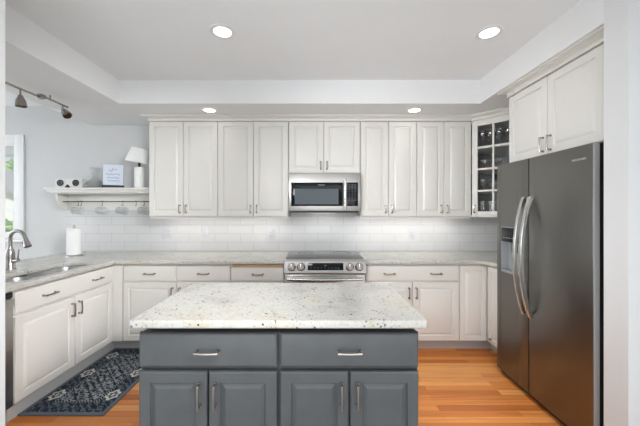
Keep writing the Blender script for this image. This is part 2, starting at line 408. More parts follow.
# ------------------------------------------------------------------ setting
struct(MB().box(-2.56, 3.4, 1.20, YW + 0.1, -0.08, 0).build('floor', M['oak']), 'orange oak strip floor', 'floor')
fr = MB(); fr.box(-5.4, 3.4, -4.2, 1.199, -0.08, 0); fr.box(-5.4, -2.561, 1.20, YW + 0.1, -0.08, 0)
struct(fr.build('floor_adjoining', painted('bounce_carpet', (0.66, 0.65, 0.63), 0.95, 0.02, 30)), 'unseen pale carpet of the adjoining rooms, added to bounce light', 'floor')  # unseen floor made pale to bounce neutral light upward
struct(MB().box(-5.4, 3.4, -4.2, YW + 0.1, ZC, ZC + 0.1).build('ceiling', M['ceiling']), 'pale grey raised tray ceiling', 'ceiling')
# dropped soffit, one ring with three arms
sf = MB().prism([(XS_O, 1.32), (XS_L, 1.32), (XS_L, YS), (XS_R, YS), (XS_R, 1.60), (XR, 1.60), (XR, YW), (XS_O, YW)], ZS, ZC)
struct(sf.build('ceiling_soffit', M['soffit']), 'white dropped soffit around the tray ceiling', 'soffit')
# back wall with the window opening
WX0, WX1, WZ0, WZ1 = -4.45, -3.49, 1.05, 2.145
wb = MB()
wb.box(WX1, 3.4, YW, YW + 0.14, 0, ZC); wb.box(-5.4, WX0, YW, YW + 0.14, 0, ZC)
wb.box(WX0, WX1, YW, YW + 0.14, 0, WZ0); wb.box(WX0, WX1, YW, YW + 0.14, WZ1, ZC)
struct(wb.build('wall_back', M['wall']), 'pale wall behind the cabinets and shelf', 'wall')
struct(MB().box(XR, XR + 0.13, 1.60, YW, 0, ZC).build('wall_right', M['wall']), 'wall behind the refrigerator', 'wall')
struct(MB().box(XS_R, 3.4, 1.474, 1.60, 0, ZC).build('wall_front_right', painted('wall_end_paint', (0.735, 0.74, 0.745), 0.6, 0.004)), 'white wall end at the right edge of the picture', 'wall')
struct(MB().box(-2.58, -1.363, 1.20, 1.32, 0, ZC).build('wall_front_left', M['trim']), 'white wall end at the left edge of the picture', 'wall')
struct(MB().box(3.3, 3.4, -4.2, 1.474, 0, ZC).build('wall_side_right', M['wall']), 'right wall of the room behind the camera', 'wall')
ws = MB()
ws.box(-5.4, -5.3, -4.2, 0.1, 0, ZC); ws.box(-5.4, -5.3, 3.1, YW, 0, ZC); ws.box(-5.4, -5.3, 0.1, 3.1, 0, 0.7); ws.box(-5.4, -5.3, 0.1, 3.1, 2.5, ZC)
struct(ws.build('wall_side_left', M['wall']), 'far left wall of the adjoining room', 'wall')
wr = MB()
wr.box(-5.4, -2.4, -4.2, -4.1, 0, ZC); wr.box(2.8, 3.4, -4.2, -4.1, 0, ZC); wr.box(-2.4, 2.8, -4.2, -4.1, 0, 0.5); wr.box(-2.4, 2.8, -4.2, -4.1, 2.5, ZC)
for x in (-0.7, 1.05): wr.box(x - 0.06, x + 0.06, -4.2, -4.1, 0.5, 2.5)
struct(wr.build('wall_rear', M['wall']), 'rear wall with tall window openings', 'wall')
# window: frame, casing, sash, panes
w1 = thing('window_1', 'double-hung window with white casing at the left edge', 'window', (0, YW, 0)); w1['kind'] = 'structure'
f = MB(); f.frame(WX0, WX1, WZ0, WZ1, 0.0, 0.12, 0.025); f.build('window_frame', M['trim'], w1)
f = MB(); cw = 0.105
f.box(WX1, WX1 + cw, -0.02, 0, WZ0 - 0.02, WZ1 + cw, 0.004); f.box(WX0 - cw, WX0, -0.02, 0, WZ0 - 0.02, WZ1 + cw, 0.004)
f.box(WX0, WX1, -0.02, 0, WZ1, WZ1 + cw, 0.004); f.box(WX0 - cw - 0.02, WX1 + cw + 0.02, -0.05, 0, WZ0 - 0.045, WZ0 - 0.02, 0.004)
f.build('window_casing', M['trim'], w1)
zm = 1.38
f = MB(); f.frame(WX0 + 0.025, WX1 - 0.025, WZ0 + 0.025, zm + 0.02, 0.03, 0.065, 0.04); s1 = f.build('lower_sash', M['trim'], w1)
MB().box(WX0 + 0.06, WX1 - 0.06, 0.045, 0.05, WZ0 + 0.06, zm - 0.01).build('pane', M['pane'], s1)
f = MB(); f.frame(WX0 + 0.025, WX1 - 0.025, zm - 0.02, WZ1 - 0.025, 0.07, 0.105, 0.035); s2 = f.build('upper_sash', M['trim'], w1)
MB().box(WX0 + 0.06, WX1 - 0.06, 0.085, 0.09, zm + 0.01, WZ1 - 0.06).build('pane', M['pane'], s2)
MB().box(WX0 + 0.03, WX1 - 0.03, 0.008, 0.026, 2.02, WZ1 - 0.026, 0.004).build('raised_blind', M['toe'], w1)

# outdoors beyond the window
struct(MB().box(-16, 2, YW + 0.3, 24, -0.5, -0.4).build('ground_outside', M['lawn']), 'lawn outside the window', 'ground')
hs = thing('house', 'neighbouring house with a pale gable seen through the window', 'house', (-14.5, 12.0, -0.4))
hb = MB(); tmp = bmesh.new(); gp = [(-3.2, 0), (3.2, 0), (3.2, 2.25), (0, 3.55), (-3.2, 2.25)]
ga = [tmp.verts.new((x, 0, z)) for x, z in gp]; gb = [tmp.verts.new((x, 6, z)) for x, z in gp]; tmp.faces.new(ga); tmp.faces.new(gb[::-1])
for k in range(5): tmp.faces.new((ga[k], ga[(k + 1) % 5], gb[(k + 1) % 5], gb[k]))
hb._add(tmp); hb.build('wall', M['siding'], hs)
for sgn in (-1, 1):
    rb = MB(); rb.box(-0.05, 3.9, -0.4, 6.4, 0.0, 0.14); ro = rb.build('roof', M['roof'], hs)
    ro.location = (0, 0, 3.56); ro.rotation_euler = (0, R(22.1), 0) if sgn > 0 else (0, R(22.1), R(180)); 
    if sgn < 0: ro.location = (0, 6, 3.56)
def tree(name, label, loc, rad, h, n, group=None, cat='tree'):
    t = thing(name, label, cat, loc, 0, group)
    if h: MB().cyl((0, 0, 0), (0, 0, h), 0.09, 0.06, 8).build('trunk', M['bark'], t)
    bm = MB()
    for _ in range(n):
        v = Vector((random.gauss(0, 1), random.gauss(0, 1), random.gauss(0, 1))).normalized() * random.uniform(0.5, 1) ** 0.5
        c = Vector((v.x * rad[0], v.y * rad[1], h + rad[2] * (1 + v.z) * (0.9 if h else 1)))
        q = Matrix.Rotation(random.uniform(0, 6.3), 4, Vector((random.random(), random.random(), random.random())).normalized())
        s = random.uniform(0.07, 0.14) * (1.8 if h else 1); tmp = bmesh.new()
        vs = [tmp.verts.new(c + q.to_3x3() @ Vector(p)) for p in ((-s, 0, 0), (0, -s * .5, s * .1), (s, 0, 0), (0, s * .5, s * .1))]
        tmp.faces.new(vs); bm._add(tmp)
    bm.build('foliage', M['leaf'], t); return t
tree('leafy_tree', 'bright green tree behind the neighbouring house roof', (-20.6, 21.5, -0.4), (3.0, 1.6, 2.6), 0.9, 2600)
tree('leafy_shrub', 'low green shrub just outside the window', (-6.0, 5.9, -0.4), (0.8, 0.6, 0.78), 0, 1500, cat='shrub')

# tiled backsplash
bs = MB(); bs.box(-2.905, XR - 0.001, YW - 0.010, YW - 0.0005, ZT + 0.001, 1.37)
struct(bs.build('wall_back_tiles', M['tile']), 'white subway tile backsplash above the worktop', 'backsplash')

# ------------------------------------------------------------------ cabinet builders (local frame: front faces -Y)
def pull(parent, c, length, axis, out=(0, -1, 0), m=None):
    """bow pull: two flared feet and a bar; c is on the door face"""
    a = Vector((1, 0, 0)) if axis == 'x' else Vector((0, 0, 1)); o = Vector(out); c = Vector(c); h = length / 2
    b = MB()
    for s in (-1, 1):
        p = c + a * s * h
        b.cyl(p, p + o * 0.006, 0.0085, 0.0075, 12); b.cyl(p + o * 0.005, p + o * 0.026, 0.0052, 0.0050, 10)
    pts = []; N = 10
    for i in range(N + 1):
        u = -1 + 2 * i / N
        pts.append(c + a * u * (h + 0.004) + o * (0.026 + 0.005 * (1 - u * u)))
    rad = [0.0068 if i in (0, N) else (0.0062 if i in (1, N - 1) else 0.0050) for i in range(N + 1)]
    b.tube(pts, rad, 10)
    return b.build('handle', m or M['nickel'], parent)
RINGS = [(0.0015, 0.003), (0.005, 0.0), (0.052, 0.0), (0.055, 0.010), (0.061, 0.010), (0.076, 0.001), (0.079, 0.0)]
RINGS_S = [(0.0015, 0.003), (0.005, 0.0), (0.044, 0.0), (0.047, 0.010), (0.052, 0.010), (0.072, 0.001), (0.075, 0.0)]
def door(parent, x0, x1, z0, z1, m, hside=None, hz='top', small=False, y=0.0, hl=0.096, rings=None):
    d = MB().panel(x0, x1, z0, z1, y, rings or (RINGS_S if small else RINGS), 0.02).build('door', m, parent, angle=20)
    if hside:
        hx = x1 - 0.032 if hside == 'R' else x0 + 0.032
        zc = z1 - 0.10 if hz == 'top' else z0 + 0.078
        pull(d, (hx, y, zc), hl, 'z')
    return d
def drawer(parent, x0, x1, z0, z1, m, hs=(), y=0.0, zoff=0.0, hl=0.096):
    d = MB().panel(x0, x1, z0, z1, y, [(0.0015, 0.006), (0.004, 0.0035), (0.009, 0.0005), (0.012, 0.0)], 0.02).build('drawer', m, parent, angle=20)
    for hx in hs: pull(d, (hx, y, (z0 + z1) / 2 + zoff), hl, 'x')
    return d
G = 0.0030
def base_body(t, x0, x1, depth, m, toe=M['toe'], ztop=ZB, z0=0.112, toed=0.10, hollow=False, gap=False, toe0=None, toe1=None):
    b = MB()
    if hollow:
        b.box(x0, x1, 0.02, 0.04, z0, 0.66); b.box(x0, x0 + 0.02, 0.04, depth, z0, ztop); b.box(x1 - 0.02, x1, 0.04, depth, z0, ztop)
        b.box(x0 + 0.02, x1 - 0.02, depth - 0.02, depth, z0, ztop); b.box(x0 + 0.02, x1 - 0.02, 0.04, depth - 0.02, z0, z0 + 0.02)
        b.box(x0, x1, 0.02, 0.034, 0.66, ztop)
    elif gap: b.box(x0, x1, 0.028, depth, z0, ztop - 0.040); b.box(x0, x1, 0.085, depth, ztop - 0.040, ztop)
    else: b.box(x0, x1, 0.02, depth, z0, ztop)
    b.build('body', m, t)
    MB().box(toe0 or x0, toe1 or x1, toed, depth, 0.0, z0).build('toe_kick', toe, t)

D0, D1, W0, W1 = 0.117, 0.677, 0.688, 0.838      # base door and drawer heights
DB = YW - YF - 0.002                              # base depth
# back run, left of the range
t = thing('base_cabinet', 'cream two-drawer two-door base cabinet in the back left corner', 'base cabinet', (0, YF, 0), group='cream base cabinets')
base_body(t, -1.932, -0.8125, DB, M['cab'], toe0=-1.985)
MB().box(-1.9515, -1.848, -0.004, 0.02, D0, ZB - 0.012).build('filler_strip', M['cab'], t)
drawer(t, -1.843 + G, -1.330 - G, W0, W1, M['cab'], (-1.582,)); drawer(t, -1.330 + G, -0.813 - G, W0, W1, M['cab'], (-1.068,))
door(t, -1.843 + G, -1.330 - G, D0, D1, M['cab'], 'R'); door(t, -1.330 + G, -0.813 - G, D0, D1, M['cab'], 'L')
t = thing('base_cabinet', 'narrow cream base cabinet just left of the range with a wood pull-out board', 'base cabinet', (0, YF, 0), group='cream base cabinets')
base_body(t, -0.8115, -0.2960, DB, M['cab'], ztop=ZB - 0.001)
drawer(t, -0.811 + G, -0.297 - G, W0, W1 - 0.012, M['cab'], (-0.548,))
door(t, -0.811 + G, -0.297 - G, D0, D1, M['cab'], 'R')
MB().box(-0.790, -0.302, -0.012, 0.35, 0.829, 0.849, 0.003).build('cutting_board', M['board'], t)['label'] = 'wooden pull-out cutting board above the drawer'
# right of the range
t = thing('base_cabinet', 'wide cream base cabinet right of the range, one drawer with two pulls', 'base cabinet', (0, YF, 0), group='cream base cabinets')
base_body(t, 0.482, 1.384, DB, M['cab'])
drawer(t, 0.484 + G, 1.384 - G, W0, W1, M['cab'], (0.712, 1.158))
door(t, 0.484 + G, 0.934 - G, D0, D1, M['cab'], 'R'); door(t, 0.934 + G, 1.384 - G, D0, D1, M['cab'], 'L')
# right corner cabinet with two doors at right angles
t = thing('base_cabinet', 'cream corner base cabinet with full-height doors beside the refrigerator', 'base cabinet', (0, YF, 0), group='cream base cabinets')
YR0 = 2.585
b = MB(); b.prism([(1.3855, 0.02), (1.67, 0.02), (1.67, YR0 - YF), (XR - 0.003, YR0 - YF), (XR - 0.003, DB), (1.3855, DB)], 0.112, ZB); b.build('body', M['cab'], t)
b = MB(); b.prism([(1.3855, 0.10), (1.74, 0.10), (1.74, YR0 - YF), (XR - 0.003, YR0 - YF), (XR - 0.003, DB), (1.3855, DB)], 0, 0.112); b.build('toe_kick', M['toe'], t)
door(t, 1.388 + G, 1.648 - G, D0, W1, M['cab'], small=True)
d = MB().panel(0.004, YF - YR0 - 0.004, D0, W1, 0.0, RINGS_S, 0.02).build('door', M['cab'], t, angle=20)
d.rotation_euler = (0, 0, R(-90)); d.location = (1.65, 0, 0)
MB().lathe([(0, 0), (0.006, 0), (0.006, 0.012), (0.013, 0.018), (0.013, 0.024), (0, 0.027)], n=14, mtx=Matrix.Rotation(R(90), 4, 'X')).build('knob', M['nickel'], d, (0.075, 0.0, 0.165))
# left run (front faces +X): local x = world Y
def left_thing(name, label, cat, group=None): return thing(name, label, cat, (XL, 0, 0), R(90), group)
t = left_thing('base_cabinet', 'cream sink base cabinet with two doors beside the rug', 'base cabinet', 'cream base cabinets')
base_body(t, 1.930, 2.8735, 0.60, M['cab'], hollow=True, toed=0.05, toe1=2.973)
drawer(t, 1.932 + G, 2.870 - G, W0, W1, M['cab'], (2.179, 2.656))
door(t, 1.932 + G, 2.418 - G, D0, D1, M['cab'], 'R'); door(t, 2.418 + G, 2.870 - G, D0, D1, M['cab'], 'L')
# peninsula back panel under the bar overhang
b = MB().box(-2.553, -2.535, 1.325, YW - 0.002, 0.0, ZB)
tag(b.build('peninsula_panel', M['cab']), 'cream back panel of the sink counter facing the next room', 'panel')
# dishwasher
t = left_thing('dishwasher', 'stainless dishwasher at the near end of the sink counter', 'dishwasher')
MB().box(1.327, 1.926, 0.03, 0.58, 0.10, 0.845).build('body', M['dark'], t)
MB().box(1.330, 1.923, 0.0, 0.03, 0.115, 0.805, 0.004).build('door', M['steel'], t)
MB().box(1.330, 1.923, 0.004, 0.03, 0.808, 0.845, 0.003).build('control_strip', M['blackglass'], t)
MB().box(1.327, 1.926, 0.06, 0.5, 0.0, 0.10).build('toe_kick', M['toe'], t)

# worktops
GR = M['granite']
hole = rrect(-2.300, -1.985, 1.985, 2.765, 0.09)
tag(slab('worktop', [[(-2.86, 1.322), (XLE, 1.322), (XLE, YE), (-0.292, YE), (-0.292, YW - 0.012), (-2.86, YW - 0.012)], hole], ZB, ZT, GR, 0.009),
    'speckled granite worktop running from the sink to the range', 'worktop')
arc = [(1.625 - 0.11 * (1 - math.sin(R(a))), YE - 0.11 * (1 - math.cos(R(a)))) for a in (0, 15, 30, 45, 60, 75, 90)]
tag(slab('worktop', [[(0.479, YE)] + arc + [(1.625, YR0), (XR - 0.004, YR0), (XR - 0.004, YW - 0.012), (0.479, YW - 0.012)]], ZB, ZT, GR, 0.009),
    'speckled granite worktop between the range and the refrigerator', 'worktop')

# ------------------------------------------------------------------ sink and faucet
t = thing('sink', 'double-bowl stainless undermount sink set in the left granite worktop', 'sink', (0, 0, 0))
def bowl(x0, x1, y0, y1, zt, zb):
    b = MB(); tmp = bmesh.new(); rings = []
    for ins, z in ((-0.009, zt), (0, zt), (0.004, zt - 0.02), (0.012, zb + 0.03), (0.03, zb + 0.006), (0.06, zb)):
        rings.append([tmp.verts.new((x, y, z)) for x, y in rrect(x0 + ins, x1 - ins, y0 + ins, y1 - ins, 0.075)])
    for a, c in zip(rings, rings[1:]):
        for i in range(len(a)): tmp.faces.new((a[i], a[(i + 1) % len(a)], c[(i + 1) % len(a)], c[i]))
    tmp.faces.new(rings[-1]); b._add(tmp); o = b.build('bowl', M['sinksteel'], t)
    b = MB(); cx, cy = (x0 + x1) / 2, (y0 + y1) / 2
    b.lathe([(0, zb + 0.001), (0.02, zb + 0.001), (0.032, zb + 0.005), (0.042, zb + 0.004), (0.044, zb)], (cx, cy, 0)); b.build('drain', M['handle_steel'], o)
bowl(-2.303, -1.980, 1.982, 2.33, ZB - 0.002, 0.70); bowl(-2.303, -1.980, 2.36, 2.768, ZB - 0.002, 0.68)
M['faucet'] = mat('faucet_metal', (0.42, 0.40, 0.38), 0.27, 1.0)
FX, FY = -2.466, 2.426
t = thing('faucet', 'brushed nickel gooseneck pull-down faucet behind the sink', 'faucet', (FX, FY, ZT))
MB().lathe([(0, 0), (0.038, 0), (0.038, 0.008), (0.034, 0.014), (0.031, 0.10), (0.032, 0.125), (0.027, 0.15), (0.017, 0.175), (0.015, 0.185), (0, 0.185)]).build('body', M['faucet'], t)
pts = [(0, 0, 0.165), (0, 0, 0.215)] + [(0.062 - 0.062 * math.cos(R(a)), -0.004 * a / 90, 0.25 + 0.062 * math.sin(R(a))) for a in range(0, 166, 15)]
MB().tube(pts, 0.0145, 14).build('neck', M['faucet'], t)
e = Vector(pts[-1]); d_ = (e - Vector(pts[-2])).normalized()
b = MB(); b.cyl(e - d_ * 0.005, e + d_ * 0.03, 0.0155, 0.018, 18); b.cyl(e + d_ * 0.03, e + d_ * 0.085, 0.018, 0.026, 18)
b.use(M['faucet']); sp = b.build('spray_head', M['faucet'], t)
MB().cyl(e + d_ * 0.085, e + d_ * 0.091, 0.023, 0.022, 18).build('nozzle', M['dark'], sp)
MB().box(-0.006, 0.006, -0.006, 0.006, -0.014, 0.014, 0.003).build('button', M['dark'], sp, tuple(e + d_ * 0.05 + Vector((-0.019, -0.006, 0))))
b = MB(); b.tube([(0.02, 0, 0.070), (0.05, -0.005, 0.072), (0.078, -0.01, 0.078)], [0.018, 0.0165, 0.014], 16); b.tube([(0.074, -0.01, 0.08), (0.078, -0.012, 0.115), (0.085, -0.014, 0.165)], [0.006, 0.005, 0.0042], 10)
b.build('lever_handle', M['faucet'], t)

# ------------------------------------------------------------------ paper towel
t = thing('paper_towel_holder', 'white paper towel roll upright on a holder at the end of the tiles', 'paper towel', (-2.545, 3.17, ZT))
b = MB(); b.lathe([(0, 0), (0.080, 0), (0.080, 0.006), (0.072, 0.012), (0, 0.012)], n=32)
b.tube([(0.085, 0, 0.004), (0.112, 0, 0.006), (0.112, 0, 0.05)], 0.004, 8); b.build('base', M['handle_steel'], t)
b = MB(); b.cyl((0, 0, 0.01), (0, 0, 0.30), 0.006, n=12); b.lathe([(0, 0.30), (0.012, 0.302), (0.015, 0.312), (0.010, 0.322), (0, 0.324)], n=14); b.build('rod', M['handle_steel'], t)
MB().lathe([(0.022, 0.014), (0.062, 0.014), (0.065, 0.018), (0.065, 0.282), (0.062, 0.286), (0.022, 0.286), (0.022, 0.014)], n=36).build('towel_roll', M['paper'], t)

# ------------------------------------------------------------------ range
RC = 0.0945
t = thing('range', 'stainless slide-in electric range under the microwave', 'range', (RC, 0, 0))
MB().box(-0.378, 0.378, 2.862, 3.484, 0.02, 0.885).build('body', M['steel'], t)
b = MB().box(-0.379, 0.379, 2.855, 3.486, 0.886, 0.904, 0.003); ck = b.build('cooktop', mat('cooktop_glass', (0.02, 0.02, 0.022), 0.05), t)
for x, y, r in ((-0.20, 3.02, 0.11), (0.20, 3.02, 0.095), (-0.20, 3.32, 0.085), (0.20, 3.32, 0.10)):
    MB().lathe([(r - 0.003, 0.9042), (r, 0.9046), (r + 0.002, 0.9042)], (x, y, 0), 40).build('burner_ring', ck.data.materials[0], ck)
# slanted control panel
b = MB(); tmp = bmesh.new(); prof = [(2.86, 0.906), (2.838, 0.903), (2.825, 0.885), (2.806, 0.782), (2.81, 0.776), (2.86, 0.776)]
A = [tmp.verts.new((-0.382, y, z)) for y, z in prof]; Bv = [tmp.verts.new((0.382, y, z)) for y, z in prof]
tmp.faces.new(A); tmp.faces.new(Bv[::-1])
for i in range(6): tmp.faces.new((A[i], A[(i + 1) % 6], Bv[(i + 1) % 6], Bv[i]))
b._add(tmp); cp = b.build('control_panel', M['steel'], t, angle=25)
tilt = math.atan2(0.019, 0.103)
def onp(u): return (2.825 - 0.019 * (0.885 - u) / 0.103)
q = Matrix.Translation((0, onp(0.842) - 0.0015, 0.842)) @ Matrix.Rotation(-tilt, 4, 'X')
dp = MB().box(-0.163, 0.172, -0.002, 0.003, -0.034, 0.034, 0.001, mtx=q).build('display', M['blackglass'], cp)
b = MB(); b.box(-0.012, 0.016, -0.0028, -0.0015, 0.004, 0.013, mtx=q)
for i in range(9): b.box(-0.14 + i * 0.033, -0.125 + i * 0.033, -0.0028, -0.0015, -0.016, -0.012, mtx=q)
b.build('display_marks', M['display'], dp)
for x in (-0.314, -0.226, 0.232, 0.320):
    kq = Matrix.Translation((x, onp(0.838), 0.838)) @ Matrix.Rotation(R(90) - tilt, 4, 'X')
    b = MB(); b.lathe([(0, 0), (0.040, 0), (0.040, 0.004), (0.034, 0.008), (0.033, 0.030), (0.030, 0.036), (0, 0.036)], n=28, mtx=kq)
    k = b.build('knob', M['nickel'], cp)
    b = MB(); b.box(-0.006, 0.006, -0.030, 0.030, 0.034, 0.046, 0.003, mtx=kq); b.build('grip', M['steel'], k)
od = MB().box(-0.378, 0.378, 2.822, 2.86, 0.235, 0.764, 0.005).build('oven_door', M['steel'], t)
MB().box(-0.28, 0.28, 2.8205, 2.825, 0.36, 0.63).build('oven_window', M['blackglass'], od)
MB().box(-0.30, 0.30, 2.8195, 2.825, 0.749, 0.755).build('vent_slot', M['dark'], od)
b = MB(); b.tube([(-0.355 + 0.71 * i / 12, 2.772 - 0.016 * (1 - ((i - 6) / 6) ** 2), 0.727 + 0.006 * ((i - 6) / 6) ** 2) for i in range(13)], 0.0125, 12)
for s in (-1, 1): b.cyl((s * 0.345, 2.776, 0.732), (s * 0.345, 2.824, 0.732), 0.010, n=12)
b.build('handle', M['handle_steel'], od)
MB().box(-0.378, 0.378, 2.825, 2.86, 0.07, 0.225, 0.005).build('drawer', M['steel'], t)
MB().box(-0.36, 0.36, 2.90, 3.4, 0.0, 0.02).build('feet', M['dark'], t)

# ------------------------------------------------------------------ microwave
MX0, MX1, MZ0, MZ1, MY = -0.273, 0.471, 1.352, 1.755, 3.100
t = thing('microwave', 'stainless over-the-range microwave with black glass door', 'microwave', (0, 0, 0))
MB().box(MX0 + 0.004, MX1 - 0.004, MY + 0.03, YW - 0.012, MZ0 + 0.012, MZ1 - 0.001).build('body', M['steel'], t)
MB().box(MX0 + 0.02, MX1 - 0.02, MY + 0.01, YW - 0.03, MZ0 - 0.006, MZ0 + 0.012).build('bottom_grille', M['dark'], t)
XD = 0.318
d = MB().box(MX0, MX1, MY, MY + 0.03, MZ0 + 0.012, MZ1, 0.004).build('door', M['steel'], t)
g = MB().box(MX0 + 0.026, XD - 0.030, MY - 0.003, MY + 0.002, MZ0 + 0.062, MZ1 - 0.097, 0.002).build('door_glass', M['blackglass'], d)
mw = mat('tinted_door_window', (0.10, 0.12, 0.135), 0.10); 
MB().box(MX0 + 0.064, XD - 0.075, MY - 0.0042, MY - 0.001, MZ0 + 0.080, MZ1 - 0.162).build('window', mw, g)
text_mesh('FRIGIDAIRE', 0.014, 0.0002, Matrix.Translation((0.068, MY - 0.0035, 1.632)) @ Matrix.Rotation(R(90), 4, 'X'), 'logo', M['mark'], g)
b = MB(); b.cyl((XD - 0.01, MY, MZ0 + 0.04), (XD - 0.01, MY - 0.04, MZ0 + 0.04), 0.008, n=12); b.cyl((XD - 0.01, MY, MZ1 - 0.07), (XD - 0.01, MY - 0.04, MZ1 - 0.07), 0.008, n=12)
b.tube([(XD - 0.01, MY - 0.038 - 0.012 * (1 - ((i - 5) / 5) ** 2), MZ0 + 0.026 + (MZ1 - MZ0 - 0.085) * i / 10) for i in range(11)], 0.0125, 12); b.build('handle', M['handle_steel'], d)
k = MB().box(XD + 0.012, MX1 - 0.026, MY - 0.003, MY + 0.002, MZ0 + 0.062, MZ1 - 0.097, 0.002).build('control_panel', M['blackglass'], t)
b = MB()
for r_ in range(8):
    for c_ in range(3):
        x = XD + 0.036 + c_ * 0.030; z = MZ1 - 0.120 - r_ * 0.023
        b.box(x - 0.007, x + 0.007, MY - 0.0036, MY - 0.002, z - 0.003, z + 0.003)
b.build('keypad_marks', mat('keypad_print', (0.16, 0.18, 0.22), 0.5), k)

# ------------------------------------------------------------------ wall cabinets
UZ0, UZ1 = 1.300, 2.318
def upper(x0, x1, split, z0, label):
    t = thing('wall_cabinet', label, 'wall cabinet', (0, YU, z0), group='cream wall cabinets')
    MB().box(x0 + 0.0008, x1 - 0.0008, 0.02, YW - YU - 0.001, 0.0, UZ1 - z0 + 0.02).build('body', M['cab'], t)
    door(t, x0 + G, split - G / 2, 0.006, UZ1 - z0 - 0.008, M['cab'], 'R', 'bottom', hl=0.076)
    door(t, split + G / 2, x1 - G, 0.006, UZ1 - z0 - 0.008, M['cab'], 'L', 'bottom', hl=0.076); return t
upper(-1.757, -1.028, -1.393, UZ0, 'tall cream two-door wall cabinet beside the open shelf')
upper(-1.028, -0.279, -0.650, UZ0, 'tall cream two-door wall cabinet just left of the microwave')
upper(-0.277, 0.477, 0.092, 1.758, 'short cream two-door wall cabinet above the microwave')
upper(0.479, 1.078, 0.777, UZ0, 'tall cream two-door wall cabinet just right of the microwave')
upper(1.078, 1.654, 1.366, UZ0, 'tall cream two-door wall cabinet beside the glass corner cabinet')
for i, (x0, x1) in enumerate(((-1.757, -0.279), (0.479, 1.654))):
    struct(MB().box(x0, x1, YU + 0.035, YU + 0.055, UZ0 - 0.018, UZ0).build('trim_%d' % (i + 2), M['cab']), 'thin light rail under the wall cabinets', 'trim')

# diagonal glass corner cabinet; local frame at the middle of the door, front -Y
P1, P2 = Vector((1.656, YU)), Vector((1.940, 2.886)); mid = (P1 + P2) / 2; hw = (P2 - P1).length / 2
t = thing('corner_cabinet', 'diagonal corner wall cabinet with a glass-paned door', 'corner cabinet', (mid.x, mid.y, UZ0), R(-45))
inv = Matrix.Rotation(R(45), 4, 'Z') @ Matrix.Translation((-mid.x, -mid.y, 0))
def L(x, y): v = inv @ Vector((x, y, 0)); return (v.x, v.y)
poly = [L(1.658, YU + 0.016), L(1.940, 2.900), L(XR - 0.002, 2.900), L(XR - 0.002, YW - 0.012), L(1.658, YW - 0.012)]
H = UZ1 - UZ0 + 0.02
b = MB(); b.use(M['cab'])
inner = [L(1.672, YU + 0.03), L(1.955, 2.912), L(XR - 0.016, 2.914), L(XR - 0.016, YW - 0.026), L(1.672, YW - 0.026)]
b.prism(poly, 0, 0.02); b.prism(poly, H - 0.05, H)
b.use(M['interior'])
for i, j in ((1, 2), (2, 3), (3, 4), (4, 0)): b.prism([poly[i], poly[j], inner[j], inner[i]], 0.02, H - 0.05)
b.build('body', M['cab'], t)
SHELF = (0.272, 0.498, 0.724)
sh_poly = [L(1.69, YU + 0.035), L(1.965, 2.93), L(XR - 0.018, 2.93), L(XR - 0.018, YW - 0.028), L(1.675, YW - 0.028)]
for z in SHELF: MB().prism(sh_poly, z - 0.009, z + 0.009).build('shelf', M['cab'], t)
d = MB()
dz1 = UZ1 - UZ0 - 0.008; st = 0.056
for x0, x1 in ((-hw + 0.002, -hw + st), (hw - st, hw - 0.002)): d.box(x0, x1, 0, 0.02, 0.006, dz1, 0.0025)
d.box(-hw + st, hw - st, 0, 0.02, 0.006, 0.060, 0.0025); d.box(-hw + st, hw - st, 0, 0.02, dz1 - 0.060, dz1, 0.0025)
d.box(-0.009, 0.009, 0.002, 0.018, 0.06, dz1 - 0.06, 0.002)
for z in SHELF: d.box(-hw + st, hw - st, 0.002, 0.018, z - 0.010, z + 0.010, 0.002)
d = d.build('door', M['cab'], t)
zs = [0.060] + list(SHELF) + [dz1 - 0.06]
for i in range(4):
    for x0, x1 in ((-hw + st, -0.009), (0.009, hw - st)):
        MB().box(x0, x1, 0.009, 0.012, zs[i] + (0.010 if i else 0), zs[i + 1] - (0.010 if i < 3 else 0)).build('pane', M['pane'], d)
pull(d, (-hw + 0.030, 0, 0.085), 0.076, 'z')
# glassware behind the panes
def glassware(name, label, cat, group, prof, n=20):
    o = MB().lathe(prof, n=n).build(name, M['cabglass']); return tag(o, label, cat, group)
def from_local(u, v, z): w = inv.inverted() @ Vector((u, v, 0)); return (w.x, w.y, UZ0 + z)
wine = [(0, 0), (0.034, 0), (0.034, 0.002), (0.006, 0.008), (0.004, 0.02), (0.004, 0.075), (0.012, 0.086), (0.034, 0.115), (0.038, 0.145), (0.030, 0.180), (0.028, 0.180), (0.036, 0.145), (0.032, 0.117), (0.010, 0.089), (0, 0.087)]
tumbler = [(0, 0), (0.030, 0), (0.032, 0.003), (0.036, 0.145), (0.034, 0.145), (0.030, 0.008), (0, 0.008)]
bowlp = [(0, 0), (0.03, 0), (0.034, 0.006), (0.062, 0.055), (0.066, 0.085), (0.063, 0.085), (0.059, 0.056), (0.03, 0.012), (0, 0.010)]
goblet = [(0, 0), (0.032, 0), (0.030, 0.004), (0.008, 0.010), (0.006, 0.035), (0.016, 0.046), (0.040, 0.075), (0.044, 0.110), (0.042, 0.110), (0.038, 0.077), (0.012, 0.050), (0, 0.048)]
spots = [(-0.115, 0.07), (-0.040, 0.075), (0.042, 0.07), (0.118, 0.075), (-0.08, 0.16), (0.005, 0.165), (0.09, 0.16)]
def fill(name, label, cat, group, prof, z, sp):
    p = None
    for u, v in sp:
        if p is None: p = glassware(name, label, cat, group, prof); p.location = from_local(u, v, z)
        else: c = p.copy(); C.objects.link(c); c.location = from_local(u, v, z)
fill('wine_glass', 'clear stemmed wine glass on the top shelf of the glass corner cabinet', 'wine glass', 'wine glasses on the top shelf', wine, SHELF[2] + 0.0095, spots)
